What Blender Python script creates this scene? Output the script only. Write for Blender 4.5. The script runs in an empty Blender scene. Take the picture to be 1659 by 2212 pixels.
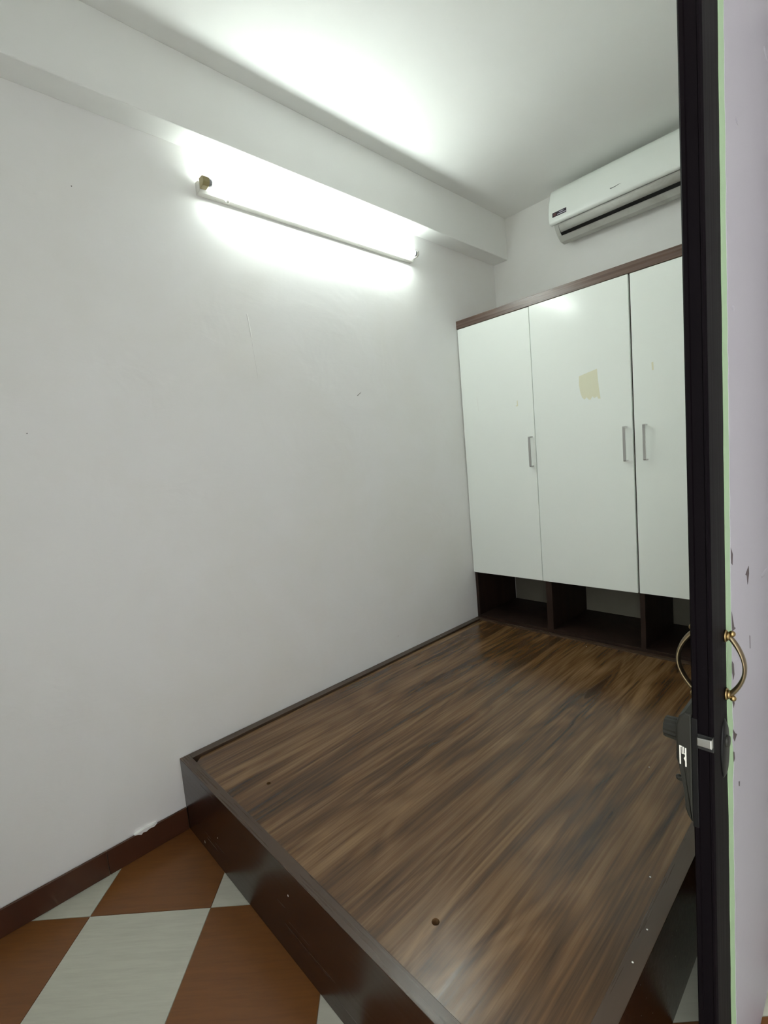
import bpy, bmesh, math, random
from mathutils import Matrix, Vector
random.seed(7)
sc = bpy.context.scene
C = sc.collection
PI = math.pi

# ------------------------------------------------------------------ camera
cam_d = bpy.data.cameras.new('camera'); cam = bpy.data.objects.new('camera', cam_d); C.objects.link(cam)
RT = Vector((0.68588015, 0.72256163, -0.0864471))
UP = Vector((-0.01533561, 0.13311788, 0.99098156))
FW = Vector((-0.72755291, 0.67836887, -0.10238383))
CAM = Vector((1.90477, 0.0, 1.37583))
m = Matrix.Identity(4)
for i in range(3):
    m[i][0] = RT[i]; m[i][1] = UP[i]; m[i][2] = -FW[i]; m[i][3] = CAM[i]
cam.matrix_world = m
cam_d.sensor_fit = 'HORIZONTAL'; cam_d.sensor_width = 36.0
cam_d.lens = 1032.664 / 1659.0 * 36.0
cam_d.clip_start = 0.02
sc.camera = cam

# ------------------------------------------------------------------ world, exposure
w = bpy.data.worlds.new('world'); sc.world = w; w.use_nodes = True
w.node_tree.nodes['Background'].inputs[0].default_value = (0.85, 0.885, 0.86, 1)
w.node_tree.nodes['Background'].inputs[1].default_value = 5.9
sc.view_settings.view_transform = 'Standard'
sc.view_settings.look = 'None'
sc.view_settings.gamma = 1.0
sc.view_settings.use_curve_mapping = False
sc.view_settings.exposure = 0.40
TUBE_POWER = 34.0
sc.cycles.max_bounces = 14
sc.cycles.diffuse_bounces = 10

# ------------------------------------------------------------------ materials
def srgb(r, g, b):
    def f(c):
        c /= 255.0
        return c / 12.92 if c <= 0.04045 else ((c + 0.055) / 1.055) ** 2.4
    return (f(r), f(g), f(b), 1.0)

def mat(name, col, rough=0.5, metal=0.0, spec=0.5, coat=0.0, emit=None, estr=0.0):
    M = bpy.data.materials.new(name); M.use_nodes = True
    b = M.node_tree.nodes['Principled BSDF']
    b.inputs['Base Color'].default_value = col
    b.inputs['Roughness'].default_value = rough
    b.inputs['Metallic'].default_value = metal
    b.inputs['Specular IOR Level'].default_value = spec
    b.inputs['Coat Weight'].default_value = coat
    b.inputs['Coat Roughness'].default_value = 0.08
    if emit:
        b.inputs['Emission Color'].default_value = emit
        b.inputs['Emission Strength'].default_value = estr
    return M

class NT:
    def __init__(s, M):
        s.M = M; s.nt = M.node_tree; s.b = s.nt.nodes['Principled BSDF']
    def n(s, t, **kw):
        x = s.nt.nodes.new(t)
        for k, v in kw.items():
            if k.startswith('i_'):
                x.inputs[k[2:].replace('_', ' ')].default_value = v
            else:
                setattr(x, k, v)
        return x
    def l(s, a, b): s.nt.links.new(a, b)
    def coords(s, scale=(1, 1, 1), loc=(0, 0, 0), rot=(0, 0, 0), src='Object', kind='POINT'):
        tc = s.n('ShaderNodeTexCoord'); mp = s.n('ShaderNodeMapping'); mp.vector_type = kind
        mp.inputs['Scale'].default_value = scale; mp.inputs['Location'].default_value = loc
        mp.inputs['Rotation'].default_value = rot
        s.l(tc.outputs[src], mp.inputs[0]); return mp.outputs[0]
    def noise(s, vec, scale=1.0, detail=4.0, rough=0.55, dist=0.0):
        x = s.n('ShaderNodeTexNoise'); x.inputs['Scale'].default_value = scale
        x.inputs['Detail'].default_value = detail; x.inputs['Roughness'].default_value = rough
        x.inputs['Distortion'].default_value = dist; s.l(vec, x.inputs['Vector']); return x.outputs['Fac']
    def ramp(s, fac, stops):
        r = s.n('ShaderNodeValToRGB'); e = r.color_ramp.elements
        while len(e) < len(stops): e.new(0.5)
        for k, (p, c) in enumerate(stops):
            e[k].position = p; e[k].color = c
        s.l(fac, r.inputs[0]); return r.outputs[0]
    def mix(s, fac, a, b, mode='MIX'):
        x = s.n('ShaderNodeMix', data_type='RGBA', blend_type=mode)
        if isinstance(fac, (int, float)): x.inputs[0].default_value = fac
        else: s.l(fac, x.inputs[0])
        for sock, v in ((x.inputs[6], a), (x.inputs[7], b)):
            if isinstance(v, tuple): sock.default_value = v
            else: s.l(v, sock)
        return x.outputs[2]
    def math(s, op, a, b=None):
        x = s.n('ShaderNodeMath', operation=op)
        for sock, v in ((x.inputs[0], a), (x.inputs[1], b)):
            if v is None: continue
            if isinstance(v, (int, float)): sock.default_value = v
            else: s.l(v, sock)
        return x.outputs[0]
    def bump(s, h, strength=0.2, dist=0.01):
        x = s.n('ShaderNodeBump'); x.inputs['Strength'].default_value = strength
        x.inputs['Distance'].default_value = dist; s.l(h, x.inputs['Height'])
        s.l(x.outputs[0], s.b.inputs['Normal'])

G = lambda v: (v, v, v, 1)

def plaster(name, col, grime, bstr=0.35, rough=0.62, patch=True):
    M = mat(name, col, rough, spec=0.25); t = NT(M)
    v = t.coords()
    big = t.noise(v, 1.6, 4, 0.6, 0.4)
    fac = t.ramp(big, [(0.42, G(0)), (0.72, G(1))])
    c = t.mix(t.math('MULTIPLY', fac, 0.45), col, grime)
    t.l(c, t.b.inputs['Base Color'])
    h1 = t.noise(v, 3.2, 3, 0.5, 0.8)
    h2 = t.noise(t.coords((1, 3.0, 9.0), rot=(0.25, 0, 0)), 2.0, 5, 0.6, 0.6)
    h3 = t.noise(v, 55, 3, 0.6)
    h = t.math('ADD', t.math('MULTIPLY', h1, 1.0), t.math('ADD', t.math('MULTIPLY', h2, 0.22), t.math('MULTIPLY', h3, 0.018)))
    t.bump(h, bstr, 0.012)
    return M

M_wall = plaster('white_wall_paint', srgb(240, 240, 239), srgb(232, 230, 222))
M_back = plaster('white_back_wall_paint', srgb(238, 238, 236), srgb(228, 227, 220), 0.15)
M_ceil = plaster('ceiling_paint', srgb(240, 241, 239), srgb(235, 235, 231), 0.08)
M_corr = plaster('corridor_paint', srgb(212, 208, 214), srgb(202, 196, 202), 0.1)

def woodmat(name, dark, mid, light, rough=0.3, seed=0.0, sx=1.0, axis='y', contrast=1.0, spec=0.5):
    """laminate wood print, grain along the given axis of the object"""
    M = mat(name, mid, rough, spec=spec); t = NT(M)
    g = 12 * sx, 0.75, 120 * sx, 1.9, 4.6 * sx, 0.7
    if axis == 'y': a, b_, c_ = (g[0], g[1], 6), (g[2], g[3], 40), (g[4], g[5], 3)
    elif axis == 'x': a, b_, c_ = (g[1], g[0], g[0]), (g[3], g[2], g[2]), (g[5], g[4], g[4])
    else: a, b_, c_ = (g[0], g[0], g[1]), (g[2], g[2], g[3]), (g[4], g[4], g[5])
    L = (seed, seed * 1.7, seed * 0.6)
    va = t.coords(a, L); vb = t.coords(b_, L); vc = t.coords(c_, L)
    bands = t.noise(va, 1.0, 4, 0.58, 0.9)
    fine = t.noise(vb, 1.0, 4, 0.6, 0.12)
    fig = t.noise(vc, 1.0, 2.0, 0.5, 0.7)
    # contour lines of a smooth field: cathedral figure
    cont = t.math('FRACT', t.math('MULTIPLY', fig, 11.0))
    tri = t.math('ABSOLUTE', t.math('SUBTRACT', cont, 0.5))
    f = t.math('ADD', t.math('MULTIPLY', bands, 0.68), t.math('MULTIPLY', fine, 0.30))
    f = t.math('ADD', f, t.math('MULTIPLY', t.math('SUBTRACT', tri, 0.25), 0.14))
    f = t.math('ADD', t.math('MULTIPLY', t.math('SUBTRACT', f, 0.49), contrast), 0.49)
    col = t.ramp(f, [(0.30, dark), (0.48, mid), (0.68, light)])
    t.l(col, t.b.inputs['Base Color'])
    rr = t.math('ADD', t.math('MULTIPLY', fine, 0.18), rough - 0.09)
    t.l(rr, t.b.inputs['Roughness'])
    t.bump(fine, 0.10, 0.0015)
    return M

M_deck = woodmat('walnut_laminate_deck', srgb(56, 38, 24), srgb(96, 69, 43), srgb(132, 103, 71), 0.22, 3.0, contrast=1.3)
M_rail = woodmat('walnut_laminate_rail', srgb(58, 44, 34), srgb(72, 56, 43), srgb(86, 68, 54), 0.28, 8.0, 0.6, 'x', 0.6)
M_railY = woodmat('walnut_laminate_side_rail', srgb(56, 43, 34), srgb(70, 55, 43), srgb(86, 68, 54), 0.30, 5.0, 0.6, 'y', 0.6)
M_carc = woodmat('walnut_laminate_carcass', srgb(30, 20, 16), srgb(44, 31, 25), srgb(58, 42, 34), 0.5, 11.0, 0.8, 'z', 0.7, 0.25)
M_trim = woodmat('walnut_laminate_cornice', srgb(70, 53, 47), srgb(96, 76, 66), srgb(118, 96, 84), 0.28, 2.0, 1.2, 'x', 0.9)
M_doorw = woodmat('dark_stained_door_wood', srgb(7, 4, 7), srgb(11, 7, 10), srgb(18, 12, 14), 0.6, 4.0, 1.0, 'z', 0.8, 0.05)
M_front = woodmat('walnut_laminate_front_shaded', srgb(36, 20, 13), srgb(46, 27, 17), srgb(58, 35, 23), 0.24, 6.0, 0.6, 'x', 0.4)  # bed laminate again, shade of its outer faces put into the colour

M_gloss = mat('white_gloss_laminate', srgb(242, 247, 242), 0.16, spec=0.55)
M_ac = mat('white_ac_plastic', srgb(240, 245, 240), 0.22, spec=0.5)
M_ac2 = mat('off_white_ac_plastic', srgb(196, 197, 190), 0.4, spec=0.4)
t = NT(M_ac2); v = t.coords()
t.l(t.mix(t.math('MULTIPLY', t.ramp(t.noise(v, 9, 4, 0.6, 0.5), [(0.5, G(0)), (0.75, G(1))]), 0.5), srgb(198, 199, 193), srgb(160, 156, 144)), t.b.inputs['Base Color'])
M_black = mat('black_slot', srgb(14, 13, 12), 0.6)
M_badge = mat('dark_sticker', srgb(34, 24, 40), 0.35)
M_badge_red = mat('sticker_emblem', srgb(96, 62, 60), 0.4)
M_badge_white = mat('sticker_lettering', srgb(206, 200, 214), 0.5)
M_ink = mat('grey_logo_ink', srgb(84, 92, 92), 0.5)
M_steel = mat('brushed_aluminium', srgb(196, 196, 194), 0.28, metal=1.0)
M_tape = mat('yellowed_tape_residue', srgb(226, 225, 200), 0.45)
M_tube = mat('fluorescent_tube_glass', G(0.9), 0.3, emit=(0.90, 1.0, 0.95, 1), estr=TUBE_POWER)
M_fix = mat('white_enamel_fixture', srgb(220, 219, 212), 0.4)
M_holder = mat('yellowed_lamp_holder', srgb(150, 138, 96), 0.5)
M_cap = mat('tube_end_cap_metal', srgb(150, 150, 155), 0.35, metal=0.9)
M_lilac = plaster('lilac_gloss_paint', srgb(162, 158, 166), srgb(154, 145, 158), 0.12, 0.38)
M_green = mat('pale_green_undercoat', srgb(150, 178, 138), 0.5)
M_brass = mat('worn_brass', srgb(150, 128, 88), 0.28, metal=1.0)
M_brassd = mat('tarnished_brass', srgb(122, 108, 84), 0.34, metal=0.9)
M_lock = mat('grey_lock_enamel', srgb(36, 35, 30), 0.45, spec=0.3)
M_lockd = mat('black_lock_enamel', srgb(10, 9, 10), 0.45, spec=0.25)
M_white = mat('white_lock_emblem', srgb(226, 224, 214), 0.5)
M_dot = mat('white_paint_speck', srgb(225, 225, 220), 0.6)
M_dark = mat('dark_mark', srgb(40, 34, 30), 0.7)
M_chip = mat('bare_wood_chip', srgb(66, 52, 54), 0.6)
M_grout = mat('pale_grout', srgb(150, 142, 128), 0.9)

def tilemat(name, base, streak, amt, rough, ang):
    M = mat(name, base, rough, spec=0.5); t = NT(M)
    v = t.coords((1 / 6, 1 / 55, 1), rot=(0, 0, ang), kind='TEXTURE'); n = t.noise(v, 1.0, 5, 0.65, 0.5)
    v2 = t.coords((1 / 9, 1 / 150, 1), rot=(0, 0, ang), kind='TEXTURE'); n2 = t.noise(v2, 1.0, 2, 0.5, 0.3)
    f = t.ramp(t.math('ADD', t.math('MULTIPLY', n, 0.65), t.math('MULTIPLY', n2, 0.35)), [(0.42, G(0)), (0.68, G(1))])
    t.l(t.mix(t.math('MULTIPLY', f, amt), base, streak), t.b.inputs['Base Color'])
    t.bump(n2, 0.08, 0.001)
    return M
TA = 0.8062
M_tb = tilemat('brown_ceramic_tile', srgb(118, 74, 34), srgb(92, 54, 25), 0.5, 0.34, TA)
M_tw = tilemat('cream_ceramic_tile', srgb(192, 192, 178), srgb(166, 164, 152), 0.45, 0.34, TA)
M_bb = tilemat('brown_skirting_tile', srgb(76, 42, 23), srgb(58, 31, 18), 0.5, 0.35, PI / 2)

# ------------------------------------------------------------------ mesh helpers
def obj(name, bm, material=None, parent=None, smooth=False):
    me = bpy.data.meshes.new(name)
    bmesh.ops.recalc_face_normals(bm, faces=bm.faces)
    bm.to_mesh(me); bm.free()
    if material: me.materials.append(material)
    if smooth:
        for p in me.polygons: p.use_smooth = True
    o = bpy.data.objects.new(name, me); C.objects.link(o)
    if parent: o.parent = parent
    return o

def box(bm, x0, x1, y0, y1, z0, z1, bev=0.0, seg=2):
    vs = [bm.verts.new((x, y, z)) for x in (x0, x1) for y in (y0, y1) for z in (z0, z1)]
    q = [(0, 1, 3, 2), (4, 6, 7, 5), (0, 4, 5, 1), (2, 3, 7, 6), (0, 2, 6, 4), (1, 5, 7, 3)]
    fs = [bm.faces.new([vs[i] for i in f]) for f in q]
    if bev > 0:
        es = list({e for f in fs for e in f.edges})
        bmesh.ops.bevel(bm, geom=es, offset=bev, segments=seg, profile=0.5, affect='EDGES')
    return bm

def BX(*a, **k): return box(bmesh.new(), *a, **k)

def cyl(bm, p0, p1, r0, r1=None, n=24, caps=True):
    r1 = r0 if r1 is None else r1
    p0 = Vector(p0); p1 = Vector(p1); d = (p1 - p0).normalized()
    a = d.orthogonal().normalized(); b = d.cross(a)
    A = [bm.verts.new(p0 + r0 * (math.cos(2 * PI * k / n) * a + math.sin(2 * PI * k / n) * b)) for k in range(n)]
    B = [bm.verts.new(p1 + r1 * (math.cos(2 * PI * k / n) * a + math.sin(2 * PI * k / n) * b)) for k in range(n)]
    for k in range(n): bm.faces.new((A[k], A[(k + 1) % n], B[(k + 1) % n], B[k]))
    if caps: bm.faces.new(A[::-1]); bm.faces.new(B)
    return bm

def sphere(bm, c, r, sx=1, sy=1, sz=1, u=16, v=10):
    bmesh.ops.create_uvsphere(bm, u_segments=u, v_segments=v, radius=r,
                              matrix=Matrix.Translation(c) @ Matrix.Diagonal((sx, sy, sz, 1)))
    return bm

def prism(bm, pts, ax, a0, a1, bev=0.0):
    """extrude a closed 2-D outline along axis ax ('x','y','z')"""
    def P(u, v, a):
        return {'x': (a, u, v), 'y': (u, a, v), 'z': (u, v, a)}[ax]
    A = [bm.verts.new(P(u, v, a0)) for u, v in pts]; B = [bm.verts.new(P(u, v, a1)) for u, v in pts]
    n = len(pts); fs = []
    for k in range(n): fs.append(bm.faces.new((A[k], A[(k + 1) % n], B[(k + 1) % n], B[k])))
    c0 = bm.faces.new(A[::-1]); c1 = bm.faces.new(B)
    if bev > 0:
        es = list(set(c0.edges) | set(c1.edges))
        bmesh.ops.bevel(bm, geom=es, offset=bev, segments=3, profile=0.5, affect='EDGES')
    return bm

def sweep(bm, path, secs):
    """loft rings: path of (centre, normal-frame a, b, half width, half depth)"""
    rings = []
    for (c, a, b, wa, wb) in path:
        ring = []
        for k in range(secs):
            t = 2 * PI * k / secs
            ring.append(bm.verts.new(Vector(c) + Vector(a) * wa * math.cos(t) + Vector(b) * wb * math.sin(t)))
        rings.append(ring)
    for r0, r1 in zip(rings, rings[1:]):
        for k in range(secs): bm.faces.new((r0[k], r0[(k + 1) % secs], r1[(k + 1) % secs], r1[k]))
    bm.faces.new(rings[0][::-1]); bm.faces.new(rings[-1])
    return bm

def empty(name, loc=(0, 0, 0)):
    o = bpy.data.objects.new(name, None); o.location = loc; o.empty_display_size = 0.1
    C.objects.link(o); return o

def part(name, bm, material, root, smooth=False, label=None):
    """child mesh given in world coordinates under a root Empty"""
    o = obj(name, bm, material, root, smooth)
    off = Vector(root.location); p = root.parent
    while p: off += Vector(p.location); p = p.parent
    if root.type == 'EMPTY': o.matrix_parent_inverse = Matrix.Translation(-off)
    if label: o['label'] = label
    return o

def tag(o, label, cat, group=None):
    o['label'] = label; o['category'] = cat
    if group: o['group'] = group
    return o

def struct(o, label=None):
    o['kind'] = 'structure'
    if label: o['label'] = label
    return o

# ------------------------------------------------------------------ dimensions (metres)
D = 3.0107      # back wall
ZC = 2.9186     # ceiling
ZB = 2.6539     # beam underside
XB = 0.1083     # beam projection
YW = 2.5365     # wardrobe door face
YF = 0.5643     # bed foot
XR = 1.569      # bed right side
ZR = 0.2937     # rail top
XI, XO = 1.647, 1.682   # door leaf faces
YD, YH = 1.0, 1.862      # door leaf free edge, hinge edge
YN = -0.30      # near wall

# the door leaf and its hardware are drawn a little oversize and set into the doorway at this size and place
DK = 0.855; DOFF = Vector((0.2762, 0.0, 0.1995))
WYH = DK * YH            # hinge side of the doorway in the room
# ------------------------------------------------------------------ room shell
struct(obj('wall_left', BX(-0.12, 0, YN - 0.12, D + 0.12, 0, ZC + 0.12), M_wall), 'white plastered left wall below the beam')
struct(obj('wall_back', BX(0, 3.0, D, D + 0.12, 0, ZC + 0.12), M_back), 'white wall behind wardrobe and air conditioner')
struct(obj('wall_front', BX(0, 1.79, YN - 0.12, YN, 0, ZC + 0.12), M_wall), 'white wall at the near end of the room')
struct(obj('wall_right', BX(1.675, 1.79, WYH + 0.055, D, 0, ZC + 0.12), M_back), 'white right wall behind the door leaf')
struct(obj('wall_lintel', BX(1.675, 1.79, YN, WYH + 0.055, 2.36, ZC + 0.12), M_back), 'white wall strip above the doorway')
struct(obj('ceiling', BX(0, 1.675, YN, D, ZC, ZC + 0.12), M_ceil), 'white painted ceiling')
struct(obj('trim_1', BX(0, XB, YN, D, ZB, ZC, bev=0.004), M_ceil), 'white plastered ceiling beam along the left wall')

# landing outside the doorway where the photographer stands
struct(obj('wall_corridor', BX(3.0, 3.1, -2.4, D + 0.12, 0, ZC + 0.12), M_corr), 'pale wall of the landing outside')
struct(obj('ceiling_corridor', BX(1.79, 3.0, -2.4, D, ZC, ZC + 0.12), M_ceil), 'ceiling of the landing outside')
struct(obj('floor_corridor', BX(1.79, 3.0, -2.4, D, -0.10, 0.0), M_tw), 'pale floor of the landing outside')

# floor with diagonal checker tiles
floor = struct(obj('floor', BX(0, 1.79, YN, D, -0.10, -0.0025), M_grout), 'floor of brown and cream tiles laid diagonally')
TX, TY, TS = 0.417, 0.4731, 0.3947
e1 = Vector((math.cos(TA), math.sin(TA))); e2 = Vector((-math.sin(TA), math.cos(TA)))
def clip(poly, f):
    out = []
    for k in range(len(poly)):
        a, b = poly[k], poly[(k + 1) % len(poly)]
        fa, fb = f(a), f(b)
        if fa >= 0: out.append(a)
        if fa * fb < 0:
            t_ = fa / (fa - fb); out.append(a + (b - a) * t_)
    return out
RX0, RX1, RY0, RY1 = 0.0, 1.79, YN, D
for i in range(-6, 9):
    for j in range(-6, 9):
        g = 0.0011
        ps = []
        for (a, b) in ((i * TS + g, j * TS + g), ((i + 1) * TS - g, j * TS + g), ((i + 1) * TS - g, (j + 1) * TS - g), (i * TS + g, (j + 1) * TS - g)):
            ps.append(Vector((TX, TY)) + e1 * a + e2 * b)
        for f in (lambda p: p.x - RX0, lambda p: RX1 - p.x, lambda p: p.y - RY0, lambda p: RY1 - p.y):
            if ps: ps = clip(ps, f)
        if len(ps) < 3: continue
        cx_ = [p.x for p in ps]; cy_ = [p.y for p in ps]
        if (max(cx_) - min(cx_)) < 0.01 or (max(cy_) - min(cy_)) < 0.01: continue
        brown = (i + j) % 2 != 0
        bm = bmesh.new()
        top = [bm.verts.new((p.x, p.y, 0.0)) for p in ps]; bot = [bm.verts.new((p.x, p.y, -0.004)) for p in ps]
        bm.faces.new(top); n = len(ps)
        for k in range(n): bm.faces.new((top[k], top[(k + 1) % n], bot[(k + 1) % n], bot[k]))
        obj('tile', bm, M_tb if brown else M_tw, floor)

# skirting tiles along the left wall, in front of the bed
bb = struct(obj('baseboard_left', BX(0, 0.006, YN, YF, 0, 0.088), M_grout), 'brown ceramic skirting at the foot of the left wall')
y = 0.279
ends = [YN, 0.279 - 0.395, 0.279, YF - 0.001]
for a, b in zip(ends, ends[1:]):
    if b - a < 0.02: continue
    obj('skirting_tile', BX(0.004, 0.0125, a + 0.0008, b - 0.0008, 0.001, 0.0915, bev=0.0012), M_bb, bb)

# mottled grey slab: shade of the open wardrobe compartments put into colour
M_shade = plaster('grey_compartment_shade', srgb(128, 124, 112), srgb(92, 86, 74), 0.3, 0.8)
obj('compartment_shade', BX(0.024, 1.54, D - 0.003, D + 0.001, 0.30, 0.60), M_shade, bpy.data.objects['wall_back'])
# smear of wall paint over the skirting
bm = bmesh.new()
prism(bm, [(0.372, 0.094), (0.385, 0.089), (0.394, 0.083), (0.402, 0.0885), (0.412, 0.085), (0.424, 0.0895), (0.441, 0.088), (0.452, 0.095), (0.41, 0.1)], 'x', 0.0, 0.0132)
obj('paint_smear', bm, M_wall, bb)

# small marks on the left wall
wl = bpy.data.objects['wall_left']
bm = bmesh.new()
def strip(bm, a, b, w, x=0.0006):
    a = Vector(a); b = Vector(b); d = (b - a).normalized(); nn = Vector((-d.y, d.x)) * w
    q = [a - nn, a + nn, b + nn * 0.4, b - nn * 0.4]
    prism(bm, [(p.x, p.y) for p in q], 'x', 0.0, x)
strip(bm, (1.660, 1.731), (1.687, 1.749), 0.0014)
strip(bm, (0.245, 1.567), (0.248, 1.5685), 0.0016)
strip(bm, (0.475, 2.386), (0.478, 2.3875), 0.0016)
strip(bm, (1.80, 0.395), (1.803, 0.3965), 0.0016)
obj('wall_scratch', bm, M_dark, wl)
# ridge of plaster and trowelled patch
bm = bmesh.new()
for a, b, ww, hh in (((1.077, 2.06), (1.087, 1.955), 0.0035, 0.0022), ((1.087, 1.955), (1.098, 1.78), 0.002, 0.001)):
    a = Vector(a); b = Vector(b); d = (b - a).normalized(); nn = Vector((-d.y, d.x)) * ww
    v0 = [bm.verts.new((0.0, p.x, p.y)) for p in (a - nn, a + nn, b + nn, b - nn)]
    c0 = bm.verts.new((hh, *(a * 0.85 + b * 0.15))); c1 = bm.verts.new((hh, *(a * 0.15 + b * 0.85)))
    bm.faces.new((v0[0], v0[3], c1, c0)); bm.faces.new((v0[1], c0, c1, v0[2]))
    bm.faces.new((v0[0], c0, v0[1])); bm.faces.new((v0[2], c1, v0[3]))
obj('plaster_ridge', bm, M_wall, wl)

# ------------------------------------------------------------------ door (leaf edge faces the camera)
door = struct(empty('door_1', (XI, YH, 0)), 'dark wooden door leaf seen edge-on with lilac painted outer face')
bm = bmesh.new()
# plan outline of the leaf: rebated free edge
LZ0, LZ1 = -0.2216, 2.46
outl = [(XI, YD + 0.004), (XI + 0.003, YD), (XI + 0.009, YD), (XI + 0.0105, YD + 0.004), (XI + 0.012, YD + 0.004), (XI + 0.027, YD + 0.004),
        (XI + 0.0285, YD + 0.002), (XO - 0.003, YD + 0.002), (XO, YD + 0.006), (XO, YH), (XI, YH)]
prism(bm, outl, 'z', LZ0, LZ1)
part('door_leaf', bm, M_doorw, door)
YG0, YG1 = 1.111, 1.152
# painted outer face: green undercoat line, lilac top coat with a wavy brush edge
def wavy(y0, amp, n, seed):
    r = random.Random(seed); out = []
    for k in range(n + 1):
        z = LZ0 + (LZ1 - LZ0) * k / n
        a = amp * (r.random() - 0.5)
        if 0.66 < z < 0.86: a *= 3.0
        out.append((y0 + a, z))
    return out
bm = bmesh.new()
lefte = wavy(YG0, 0.003, 60, 1); prism(bm, lefte + [(YH - 0.02, LZ1), (YH - 0.02, LZ0)], 'x', XO, XO + 0.0006)
part('green_undercoat', bm, M_green, door, label='pale green strip of undercoat')
bm = bmesh.new()
lefte = wavy(YG1, 0.006, 90, 5); prism(bm, lefte + [(YH - 0.001, LZ1), (YH - 0.001, LZ0)], 'x', XO + 0.0002, XO + 0.0014)
part('lilac_paint_coat', bm, M_lilac, door, label='lilac grey gloss paint on the outer face')
bm = bmesh.new()
XP = XO + 0.0014
def chip(pts):
    prism(bm, pts, 'x', XP - 0.0002, XP + 0.0003)
chip([(1.290, 1.058), (1.305, 1.052), (1.312, 1.030), (1.318, 1.034), (1.330, 1.052), (1.326, 1.070), (1.312, 1.066)])
chip([(1.152, 1.012), (1.157, 1.006), (1.175, 0.972), (1.190, 0.965), (1.156, 0.968)])
chip([(1.153, 1.145), (1.170, 1.128), (1.166, 1.106), (1.156, 1.112)])
chip([(1.153, 0.905), (1.166, 0.895), (1.172, 0.870), (1.160, 0.862), (1.153, 0.880)])
chip([(1.156, 0.832), (1.166, 0.822), (1.170, 0.806), (1.160, 0.800), (1.153, 0.815)])
chip([(1.154, 0.755), (1.172, 0.738), (1.190, 0.728), (1.166, 0.722), (1.155, 0.735)])
chip([(1.155, 0.705), (1.163, 0.700), (1.167, 0.684), (1.158, 0.680)])
chip([(1.200, 0.612), (1.212, 0.606), (1.210, 0.596), (1.202, 0.600)])
chip([(1.330, 0.905), (1.336, 0.900), (1.338, 0.870), (1.333, 0.872)])
part('paint_chip', bm, M_chip, door, label='dark bare wood showing where paint chipped off')
bm = bmesh.new()
for (yy, zz, sy, sz) in ((1.251, 1.986, 0.016, 0.006), (1.575, 2.262, 0.03, 0.010), (1.524, 1.010, 0.05, 0.008), (1.20, 1.62, 0.01, 0.006)):
    sphere(bm, (XP - 0.0006, yy, zz), 1.0, 0.0022, sy, sz)
part('paint_blister', bm, M_lilac, door, True)

def pull(root, side, yc, ztop, zbot, out, mats, name):
    """bow shaped door pull: tapering bow, two ferrule feet"""
    X0 = XO if side > 0 else XI
    bm = bmesh.new(); path = []
    N = 28
    for k in range(N + 1):
        t_ = k / N; a = PI * t_
        z = ztop + (zbot - ztop) * t_
        x = X0 + side * (0.006 + out * math.sin(a) ** 0.8)
        path.append((x, z))
    pp = []
    for k in range(N + 1):
        x, z = path[k]; xa, za = path[max(0, k - 1)]; xb, zb = path[min(N, k + 1)]
        d = Vector((xb - xa, 0, zb - za)).normalized(); nrm = Vector((d.z, 0, -d.x))
        s = math.sin(PI * k / N)
        wy = 0.0055 + 0.0045 * s; wx = 0.0036 + 0.0014 * abs(math.cos(PI * k / N)) ** 3
        pp.append(((x, yc, z), (0, 1, 0), nrm, wy, wx))
    sweep(bm, pp, 12)
    h = part(name, bm, mats[0], root, True, label='curved brass pull handle')
    for z, s in ((ztop, 1), (zbot, -1)):
        bm = bmesh.new()
        cyl(bm, (X0, yc, z), (X0 + side * 0.004, yc, z), 0.0125, 0.0115, 20)
        cyl(bm, (X0 + side * 0.004, yc, z), (X0 + side * 0.009, yc, z), 0.0095, 0.0075, 20)
        sphere(bm, (X0 + side * 0.012, yc, z + s * 0.006), 0.0062)
        obj('foot_rosette', bm, mats[1], h, True)
    return h
pull(door, 1, 1.100, 0.977, 0.856, 0.026, (M_brassd, M_brass), 'pull_handle')
pull(door, -1, 1.065, 0.990, 0.863, 0.032, (M_brassd, M_brass), 'pull_handle')

# rim lock on the inner face
prof = [(XI, 0.842), (1.634, 0.842), (1.624, 0.832), (1.619, 0.815), (1.618, 0.742), (1.621, 0.732), (1.628, 0.722), (1.631, 0.708), (1.632, 0.640), (1.636, 0.628), (1.642, 0.618), (XI, 0.616)]
bm = bmesh.new(); prism(bm, prof, 'y', YD + 0.002, YD + 0.105, bev=0.004)
lock = part('rim_lock', bm, M_lock, door, label='dark grey rim lock body')
bm = bmesh.new(); cyl(bm, (1.6205, 1.040, 0.783), (1.614, 1.040, 0.783), 0.024, 0.024, 28); 
N = 28
A = []; B = []
for k in range(N):
    r = 0.0215 + (0.0012 if k % 2 else -0.0006); t_ = 2 * PI * k / N
    A.append(bm.verts.new((1.614, 1.040 + r * math.cos(t_), 0.783 + r * math.sin(t_))))
    B.append(bm.verts.new((1.590, 1.040 + 0.93 * r * math.cos(t_), 0.783 + 0.93 * r * math.sin(t_))))
for k in range(N): bm.faces.new((A[k], A[(k + 1) % N], B[(k + 1) % N], B[k]))
bm.faces.new(B)
obj('thumb_turn', bm, M_lock, lock)
bm = bmesh.new(); box(bm, 1.613, 1.632, 1.030, 1.044, 0.676, 0.684, bev=0.002); sphere(bm, (1.613, 1.037, 0.680), 0.006)
obj('snib_lever', bm, M_lock, lock, True)
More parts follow.
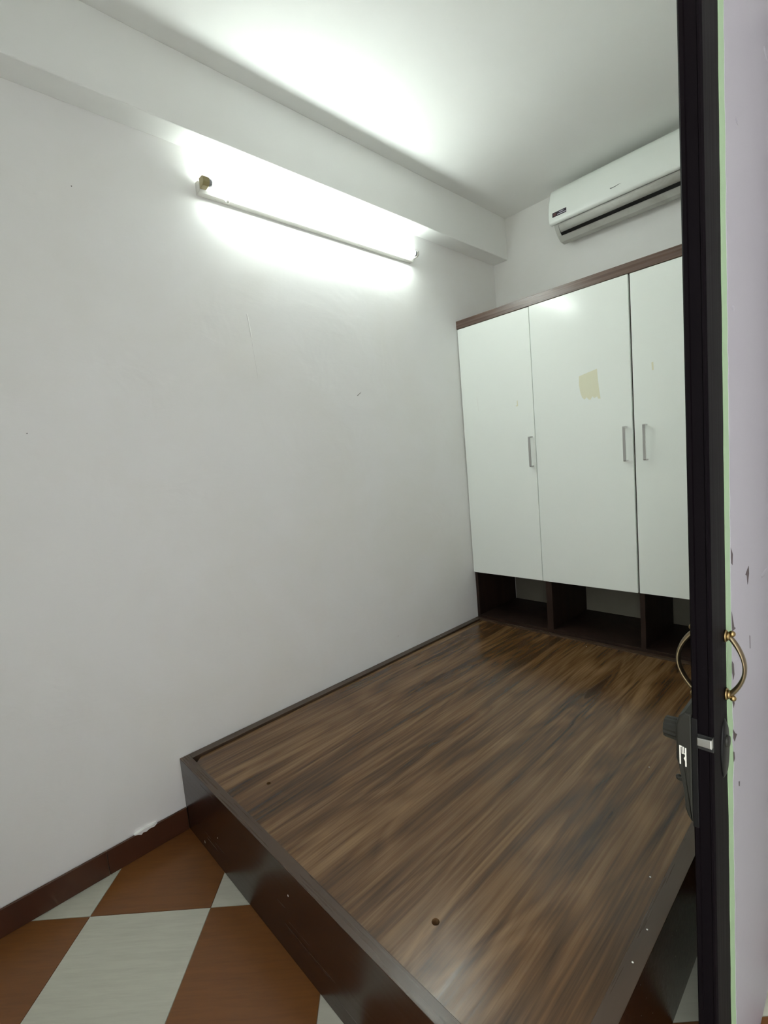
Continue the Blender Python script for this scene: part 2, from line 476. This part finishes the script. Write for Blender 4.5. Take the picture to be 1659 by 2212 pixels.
# white emblem on the near side of the lock
bm = bmesh.new(); ye = YD + 0.0022
box(bm, 1.6245, 1.6268, ye - 0.0008, ye, 0.733, 0.772)
box(bm, 1.6342, 1.6365, ye - 0.0008, ye, 0.731, 0.770)
box(bm, 1.6268, 1.6295, ye - 0.0008, ye, 0.7695, 0.772)
box(bm, 1.6285, 1.6300, ye - 0.0008, ye, 0.757, 0.772)
box(bm, 1.6312, 1.6326, ye - 0.0008, ye, 0.757, 0.771)
box(bm, 1.6285, 1.6342, ye - 0.0008, ye, 0.756, 0.758)
prism(bm, [(1.6342, 0.752), (1.6342, 0.742), (1.6318, 0.747)], 'y', ye - 0.0008, ye)
obj('emblem', bm, M_white, lock)
# lock case strap wrapped over the inner corner of the edge
part('lock_faceplate', BX(XI - 0.0005, XI + 0.0095, YD - 0.0012, YD + 0.02, 0.612, 0.838, bev=0.0008), M_lockd, door)
bm = bmesh.new()
prism(bm, [(1.657, 0.8045), (1.6815, 0.8075), (1.6815, 0.789), (1.657, 0.789)], 'y', YD - 0.009, YD + 0.02, bev=0.002)
part('latch_bolt', bm, M_steel, door, label='worn steel latch bolt')
part('latch_recess', BX(1.6565, 1.6818, YD + 0.0005, YD + 0.0052, 0.7785, 0.8085), M_black, door)
# oval escutcheon on the outer face, half under the paint
def oval(bm, yc, zc, ry, rz, x0, x1, n=40, ins=0.85):
    A = [bm.verts.new((x0, yc + ry * math.cos(2 * PI * k / n), zc + rz * math.sin(2 * PI * k / n))) for k in range(n)]
    B = [bm.verts.new((x1, yc + ins * ry * math.cos(2 * PI * k / n), zc + ins * rz * math.sin(2 * PI * k / n))) for k in range(n)]
    for k in range(n): bm.faces.new((A[k], A[(k + 1) % n], B[(k + 1) % n], B[k]))
    bm.faces.new(B); bm.faces.new(A[::-1])
bm = bmesh.new(); oval(bm, 1.083, 0.748, 0.030, 0.062, XO, XO + 0.004)
esc = part('escutcheon', bm, M_lockd, door, True, label='black oval lock escutcheon')
bm = bmesh.new(); cyl(bm, (XO + 0.002, 1.083, 0.765), (XO + 0.009, 1.083, 0.765), 0.013, 0.011, 24)
obj('key_cylinder', bm, M_lock, esc, True)
# frame post the leaf hangs on
bpy.context.view_layer.update()
for o in [door] + list(door.children_recursive):
    if o.type == 'MESH':
        for v_ in o.data.vertices: v_.co = v_.co * DK + DOFF
        o.matrix_parent_inverse = Matrix.Identity(4)
door.location = (0, 0, 0)
struct(obj('trim_2', BX(1.672, 1.792, WYH + 0.004, WYH + 0.055, 0, 2.36, bev=0.003), M_doorw), 'dark wooden door frame post on the hinge side')

# ------------------------------------------------------------------ wardrobe
ward = tag(empty('wardrobe', (0.785, YW + 0.2, 0)), 'walnut wardrobe with three glossy white doors above open compartments', 'wardrobe')
CF = YW + 0.020           # carcass front
CB = D - 0.004
WX1 = 1.569
def wp(name, *a, material=M_carc, bev=0.0012, label=None, lay=None):
    return part(name, BX(*a, bev=bev), material, ward, label=label)
wp('side_panel', 0.002, 0.022, CF, CB, 0.002, 2.168)
wp('side_panel', WX1 - 0.020, WX1, CF, CB, 0.002, 2.168)
wp('divider', 0.508, 0.545, CF, CB, 0.306, 0.604)
wp('divider', 1.026, 1.050, CF, CB, 0.306, 0.604)
wp('bottom_shelf', 0.022, WX1 - 0.020, CF, CB, 0.284, 0.306)
wp('compartment_top', 0.022, WX1 - 0.020, CF, CB, 0.606, 0.624)
wp('upper_divider', 0.4955, 0.5135, CF + 0.001, CB - 0.009, 0.625, 2.167)
wp('upper_divider', 1.0215, 1.0395, CF + 0.001, CB - 0.009, 0.625, 2.167)
wp('kick_board', 0.022, WX1 - 0.020, CF + 0.004, CF + 0.022, 0.002, 0.283)
wp('upper_back_panel', 0.022, WX1 - 0.020, CB - 0.008, CB, 0.625, 2.167)
wp('cornice', 0.000, WX1 + 0.001, YW, CB, 2.1695, 2.219, material=M_trim, label='walnut top board with a soft sheen')
dx = [0.005, 0.5042, 1.0285, WX1 - 0.001]
gap = 0.0022
hx = [0.474, 0.990, 1.080]   # handle positions
for k in range(3):
    x0 = dx[k] + gap; x1 = dx[k + 1] - gap
    if k == 2: x0 += 0.003
    if k == 0: x1 -= 0.0012
    yo = -0.004 if k == 1 else 0.0
    d = part('door', BX(x0, x1, YW + yo, YW + 0.0185 + yo, 0.6045, 2.166, bev=0.0015), M_gloss, ward)
    # bent flat aluminium bow handle
    z0, z1 = 1.280, 1.450; yf = YW + yo
    bm = bmesh.new()
    pts = [(yf, z1 + 0.0015), (yf - 0.029, z1 + 0.0015), (yf - 0.033, z1 - 0.003), (yf - 0.033, z0 + 0.003), (yf - 0.029, z0 - 0.0015), (yf, z0 - 0.0015),
           (yf, z0 + 0.0045), (yf - 0.0265, z0 + 0.0045), (yf - 0.0285, z0 + 0.007), (yf - 0.0285, z1 - 0.007), (yf - 0.0265, z1 - 0.0045), (yf, z1 - 0.0045)]
    prism(bm, pts, 'x', hx[k], hx[k] + 0.0125)
    obj('handle', bm, M_steel, d)
    if k == 1:
        bm = bmesh.new()
        q = [(0.772, 1.735), (0.800, 1.742), (0.866, 1.756), (0.868, 1.712), (0.872, 1.66), (0.878, 1.604), (0.866, 1.606), (0.862, 1.618), (0.846, 1.612),
             (0.838, 1.622), (0.826, 1.606), (0.816, 1.610), (0.808, 1.622), (0.796, 1.612), (0.784, 1.624), (0.776, 1.65), (0.770, 1.69)]
        prism(bm, q, 'y', yf - 0.0004, yf)
        o = obj('tape_residue', bm, M_tape, d); o['label'] = 'yellowed square patch of tape residue'
    if k == 0:
        bm = bmesh.new()
        prism(bm, [(0.398, 1.665), (0.403, 1.668), (0.405, 1.635), (0.392, 1.634), (0.390, 1.640), (0.399, 1.642)], 'y', yf - 0.0004, yf)
        obj('tape_residue', bm, M_tape, d); bm = bmesh.new()
        prism(bm, [(0.1215, 1.730), (0.1235, 1.730), (0.130, 1.640), (0.1285, 1.640)], 'y', yf - 0.0003, yf)
        obj('scratch', bm, M_dot, d)
    if k == 2:
        bm = bmesh.new()
        prism(bm, [(1.118, 1.735), (1.126, 1.737), (1.127, 1.700), (1.120, 1.698)], 'y', yf - 0.0003, yf)
        obj('tape_residue', bm, M_tape, d)

# ------------------------------------------------------------------ bed platform
bed = tag(empty('platform_bed', (0.78, 1.5, 0)), 'low walnut laminate platform bed without a mattress', 'bed')
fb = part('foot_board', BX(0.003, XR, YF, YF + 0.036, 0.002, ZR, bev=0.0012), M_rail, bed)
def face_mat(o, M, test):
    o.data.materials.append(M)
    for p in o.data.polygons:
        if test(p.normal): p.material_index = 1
face_mat(fb, M_front, lambda n: abs(n.z) < 0.5)  # upright faces take the laminate copy darkened for shade
YE = CF - 0.004
part('side_rail', BX(0.003, 0.040, YF + 0.0365, YE, 0.002, ZR, bev=0.0012), M_railY, bed)
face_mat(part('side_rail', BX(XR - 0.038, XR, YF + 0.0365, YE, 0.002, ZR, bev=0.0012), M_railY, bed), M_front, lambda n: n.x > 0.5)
part('head_rail', BX(0.0405, XR - 0.0385, YE - 0.034, YE - 0.0005, 0.002, ZR - 0.002, bev=0.0012), M_rail, bed)
# deck with two finger holes and a cut corner
ZD = ZR - 0.009
bm = bmesh.new()
xa, xb_, ya, yb = 0.045, XR - 0.0385, YF + 0.0370, YE - 0.0345
poly = [(xa + 0.030, ya), (xb_, ya), (xb_, yb), (xa, yb), (xa, ya + 0.030)]
prism(bm, poly, 'z', ZD - 0.018, ZD)
deck = part('deck', bm, M_deck, bed)
cut = []
for (hx_, hy_, r) in ((0.406, 0.726, 0.0075), (1.178, 0.729, 0.0095)):
    b2 = cyl(bmesh.new(), (hx_, hy_, ZD - 0.05), (hx_, hy_, ZD + 0.02), r, n=28)
    co = obj('cutter', b2); cut.append(co)
    md = deck.modifiers.new('hole', 'BOOLEAN'); md.object = co; md.operation = 'DIFFERENCE'; md.solver = 'EXACT'
# cutters live in bed space: same world offset as the deck
bpy.context.view_layer.update()
dg = bpy.context.evaluated_depsgraph_get()
new = bpy.data.meshes.new_from_object(deck.evaluated_get(dg)); deck.modifiers.clear(); deck.data = new
for co in cut: bpy.data.objects.remove(co)
part('slat_support', BX(0.0405, XR - 0.0385, 1.5, 1.536, 0.002, ZD - 0.019), M_rail, bed)
part('ledger', BX(0.0405, XR - 0.0385, YF + 0.0370, YF + 0.150, 0.20, ZD - 0.0185), M_lockd, bed)
# crumbs of paint stuck on the bed
bm = bmesh.new()
for (x_, y_, z_, r) in ((1.503, 1.178, ZD, 0.0022), (0.776, 2.47, ZD, 0.002), (1.546, 1.023, ZR, 0.002), (1.548, 0.93, ZR, 0.0022), (0.030, 2.13, ZR, 0.002), (1.44, 1.86, ZD, 0.002), (1.36, 1.62, ZD, 0.0018)):
    sphere(bm, (x_, y_, z_), r, 1, 1, 0.5, 8, 6)
for (x_, z_, rz_) in ((0.166, 0.030, 0.006), (0.776, 0.211, 0.0035), (0.30, 0.12, 0.002)):
    sphere(bm, (x_, YF, z_), 0.0022, 1, 0.4, rz_ / 0.0022, 8, 6)
o = part('paint_speck', bm, M_dot, bed); o['kind'] = 'stuff'

# ------------------------------------------------------------------ fluorescent light
TZ, TXc = 2.519, 0.056
Y0, Y1 = 0.913, 2.145
lt = tag(empty('fluorescent_light', (0.0, 1.53, 2.50)), 'lit fluorescent tube batten on the left wall under the beam', 'light')
prof = [(0.0005, 2.488), (0.026, 2.490), (0.033, 2.498), (0.033, 2.522), (0.026, 2.532), (0.0005, 2.534)]
bm = bmesh.new(); prism(bm, prof, 'y', Y0, Y1, bev=0.001)
part('batten', bm, M_fix, lt)
bm = bmesh.new(); cyl(bm, (TXc, Y0 + 0.040, TZ), (TXc, Y1 - 0.022, TZ), 0.0145, n=24)
part('tube', bm, M_tube, lt, True)
for ya_, yb_ in ((Y0 + 0.028, Y0 + 0.040), (Y1 - 0.022, Y1 - 0.010)):
    part('tube_cap', cyl(bmesh.new(), (TXc, ya_, TZ), (TXc, yb_, TZ), 0.0148, n=24), M_cap, lt, True)
for a, b, mm in ((Y0 + 0.002, Y0 + 0.0275, M_holder), (Y1 - 0.0095, Y1 + 0.004, M_fix)):
    bm = bmesh.new()
    prism(bm, [(0.034, TZ - 0.020), (0.060, TZ - 0.018), (0.072, TZ - 0.008), (0.073, TZ + 0.009), (0.062, TZ + 0.017), (0.034, TZ + 0.018)], 'y', a, b, bev=0.002)
    part('lamp_holder', bm, mm, lt)
bm = bmesh.new(); cyl(bm, (0.030, 1.021, 2.4935), (0.044, 1.021, 2.480), 0.0075, n=16); sphere(bm, (0.046, 1.021, 2.477), 0.0092)
part('starter', bm, M_fix, lt, True)

# ------------------------------------------------------------------ air conditioner
AX0, AX1 = 0.515, 1.345
ac = tag(empty('air_conditioner', (0.93, D, 2.60)), 'white wall-mounted split air conditioner above the wardrobe', 'air conditioner')
def smooth_poly(pts, it=2):
    for _ in range(it):
        out = []
        for k in range(len(pts)):
            a = Vector(pts[k]); b = Vector(pts[(k + 1) % len(pts)])
            out += [tuple(a * 0.75 + b * 0.25), tuple(a * 0.25 + b * 0.75)]
        pts = out
    return pts
body = [(D - 0.001, 2.868), (2.875, 2.862), (2.84, 2.80), (2.828, 2.668), (2.846, 2.634), (2.870, 2.606), (2.905, 2.583), (2.945, 2.580), (D - 0.001, 2.612)]
bm = bmesh.new(); prism(bm, body, 'x', AX0 + 0.012, AX1 - 0.012, bev=0.010)
part('body', bm, M_ac2, ac)
panel = [(2.905, 2.868), (2.862, 2.8635), (2.838, 2.848), (2.822, 2.822), (2.810, 2.78), (2.802, 2.73), (2.7985, 2.69), (2.7995, 2.670), (2.804, 2.660), (2.812, 2.656),
         (2.826, 2.657), (2.830, 2.668), (2.836, 2.73), (2.846, 2.79), (2.872, 2.84), (2.905, 2.850)]
bm = bmesh.new(); prism(bm, panel, 'x', AX0, AX1, bev=0.007)
part('front_panel', bm, M_ac, ac, True, label='glossy white front panel')
# swing louver and the dark slot behind it
lou = [(2.823, 2.655), (2.827, 2.642), (2.838, 2.628), (2.852, 2.6155), (2.855, 2.6185), (2.842, 2.632), (2.832, 2.646), (2.828, 2.656)]
bm = bmesh.new(); prism(bm, lou, 'x', AX0 + 0.045, AX1 - 0.045)
part('louver', bm, M_ac2, ac, True)
slot = [(2.8275, 2.656), (2.830, 2.6435), (2.841, 2.629), (2.8535, 2.6135), (2.868, 2.6030), (2.872, 2.609), (2.850, 2.64)]
bm = bmesh.new(); prism(bm, slot, 'x', AX0 + 0.042, AX1 - 0.042)
part('air_slot', bm, M_black, ac)
# sticker and logo mark, following the panel front
bm = bmesh.new(); yb0 = 2.7985
def pan_y(z):
    tb = [(2.65, 2.802), (2.67, 2.7995), (2.69, 2.7985), (2.73, 2.802), (2.78, 2.810), (2.822, 2.822)]
    for (z0, a), (z1, b) in zip(tb, tb[1:]):
        if z0 <= z <= z1: return a + (b - a) * (z - z0) / (z1 - z0)
    return 2.80
def decal(bm, pts, lift):
    top = [bm.verts.new((x, pan_y(z) - lift, z)) for x, z in pts]
    bot = [bm.verts.new((x, pan_y(z) + 0.0005, z)) for x, z in pts]
    bm.faces.new(top); n = len(pts)
    for k in range(n): bm.faces.new((top[k], top[(k + 1) % n], bot[(k + 1) % n], bot[k]))
decal(bm, [(0.5385, 2.690), (0.622, 2.690), (0.622, 2.7150), (0.5385, 2.7150)], 0.0006)
st = part('sticker', bm, M_badge, ac, label='dark sticker with round emblem and white lettering')
bm = bmesh.new(); decal(bm, [(0.553 + 0.0095 * math.cos(2 * PI * k / 20), 2.7022 + 0.0095 * math.sin(2 * PI * k / 20)) for k in range(20)], 0.0009)
decalb = obj('emblem', bm, M_badge_red, st)
bm = bmesh.new()
decal(bm, [(0.578, 2.7055), (0.606, 2.7055), (0.606, 2.7095), (0.578, 2.7095)], 0.0009)
decal(bm, [(0.569, 2.6955), (0.619, 2.6955), (0.619, 2.6995), (0.569, 2.6995)], 0.0009)
obj('lettering', bm, M_badge_white, st)
bm = bmesh.new()
decal(bm, [(0.861, 2.7035), (0.872, 2.7025), (0.889, 2.7035), (0.905, 2.7065), (0.917, 2.7085), (0.903, 2.7085), (0.888, 2.7065), (0.872, 2.7060), (0.862, 2.7080)], 0.0006)
part('logo_mark', bm, M_ink, ac)
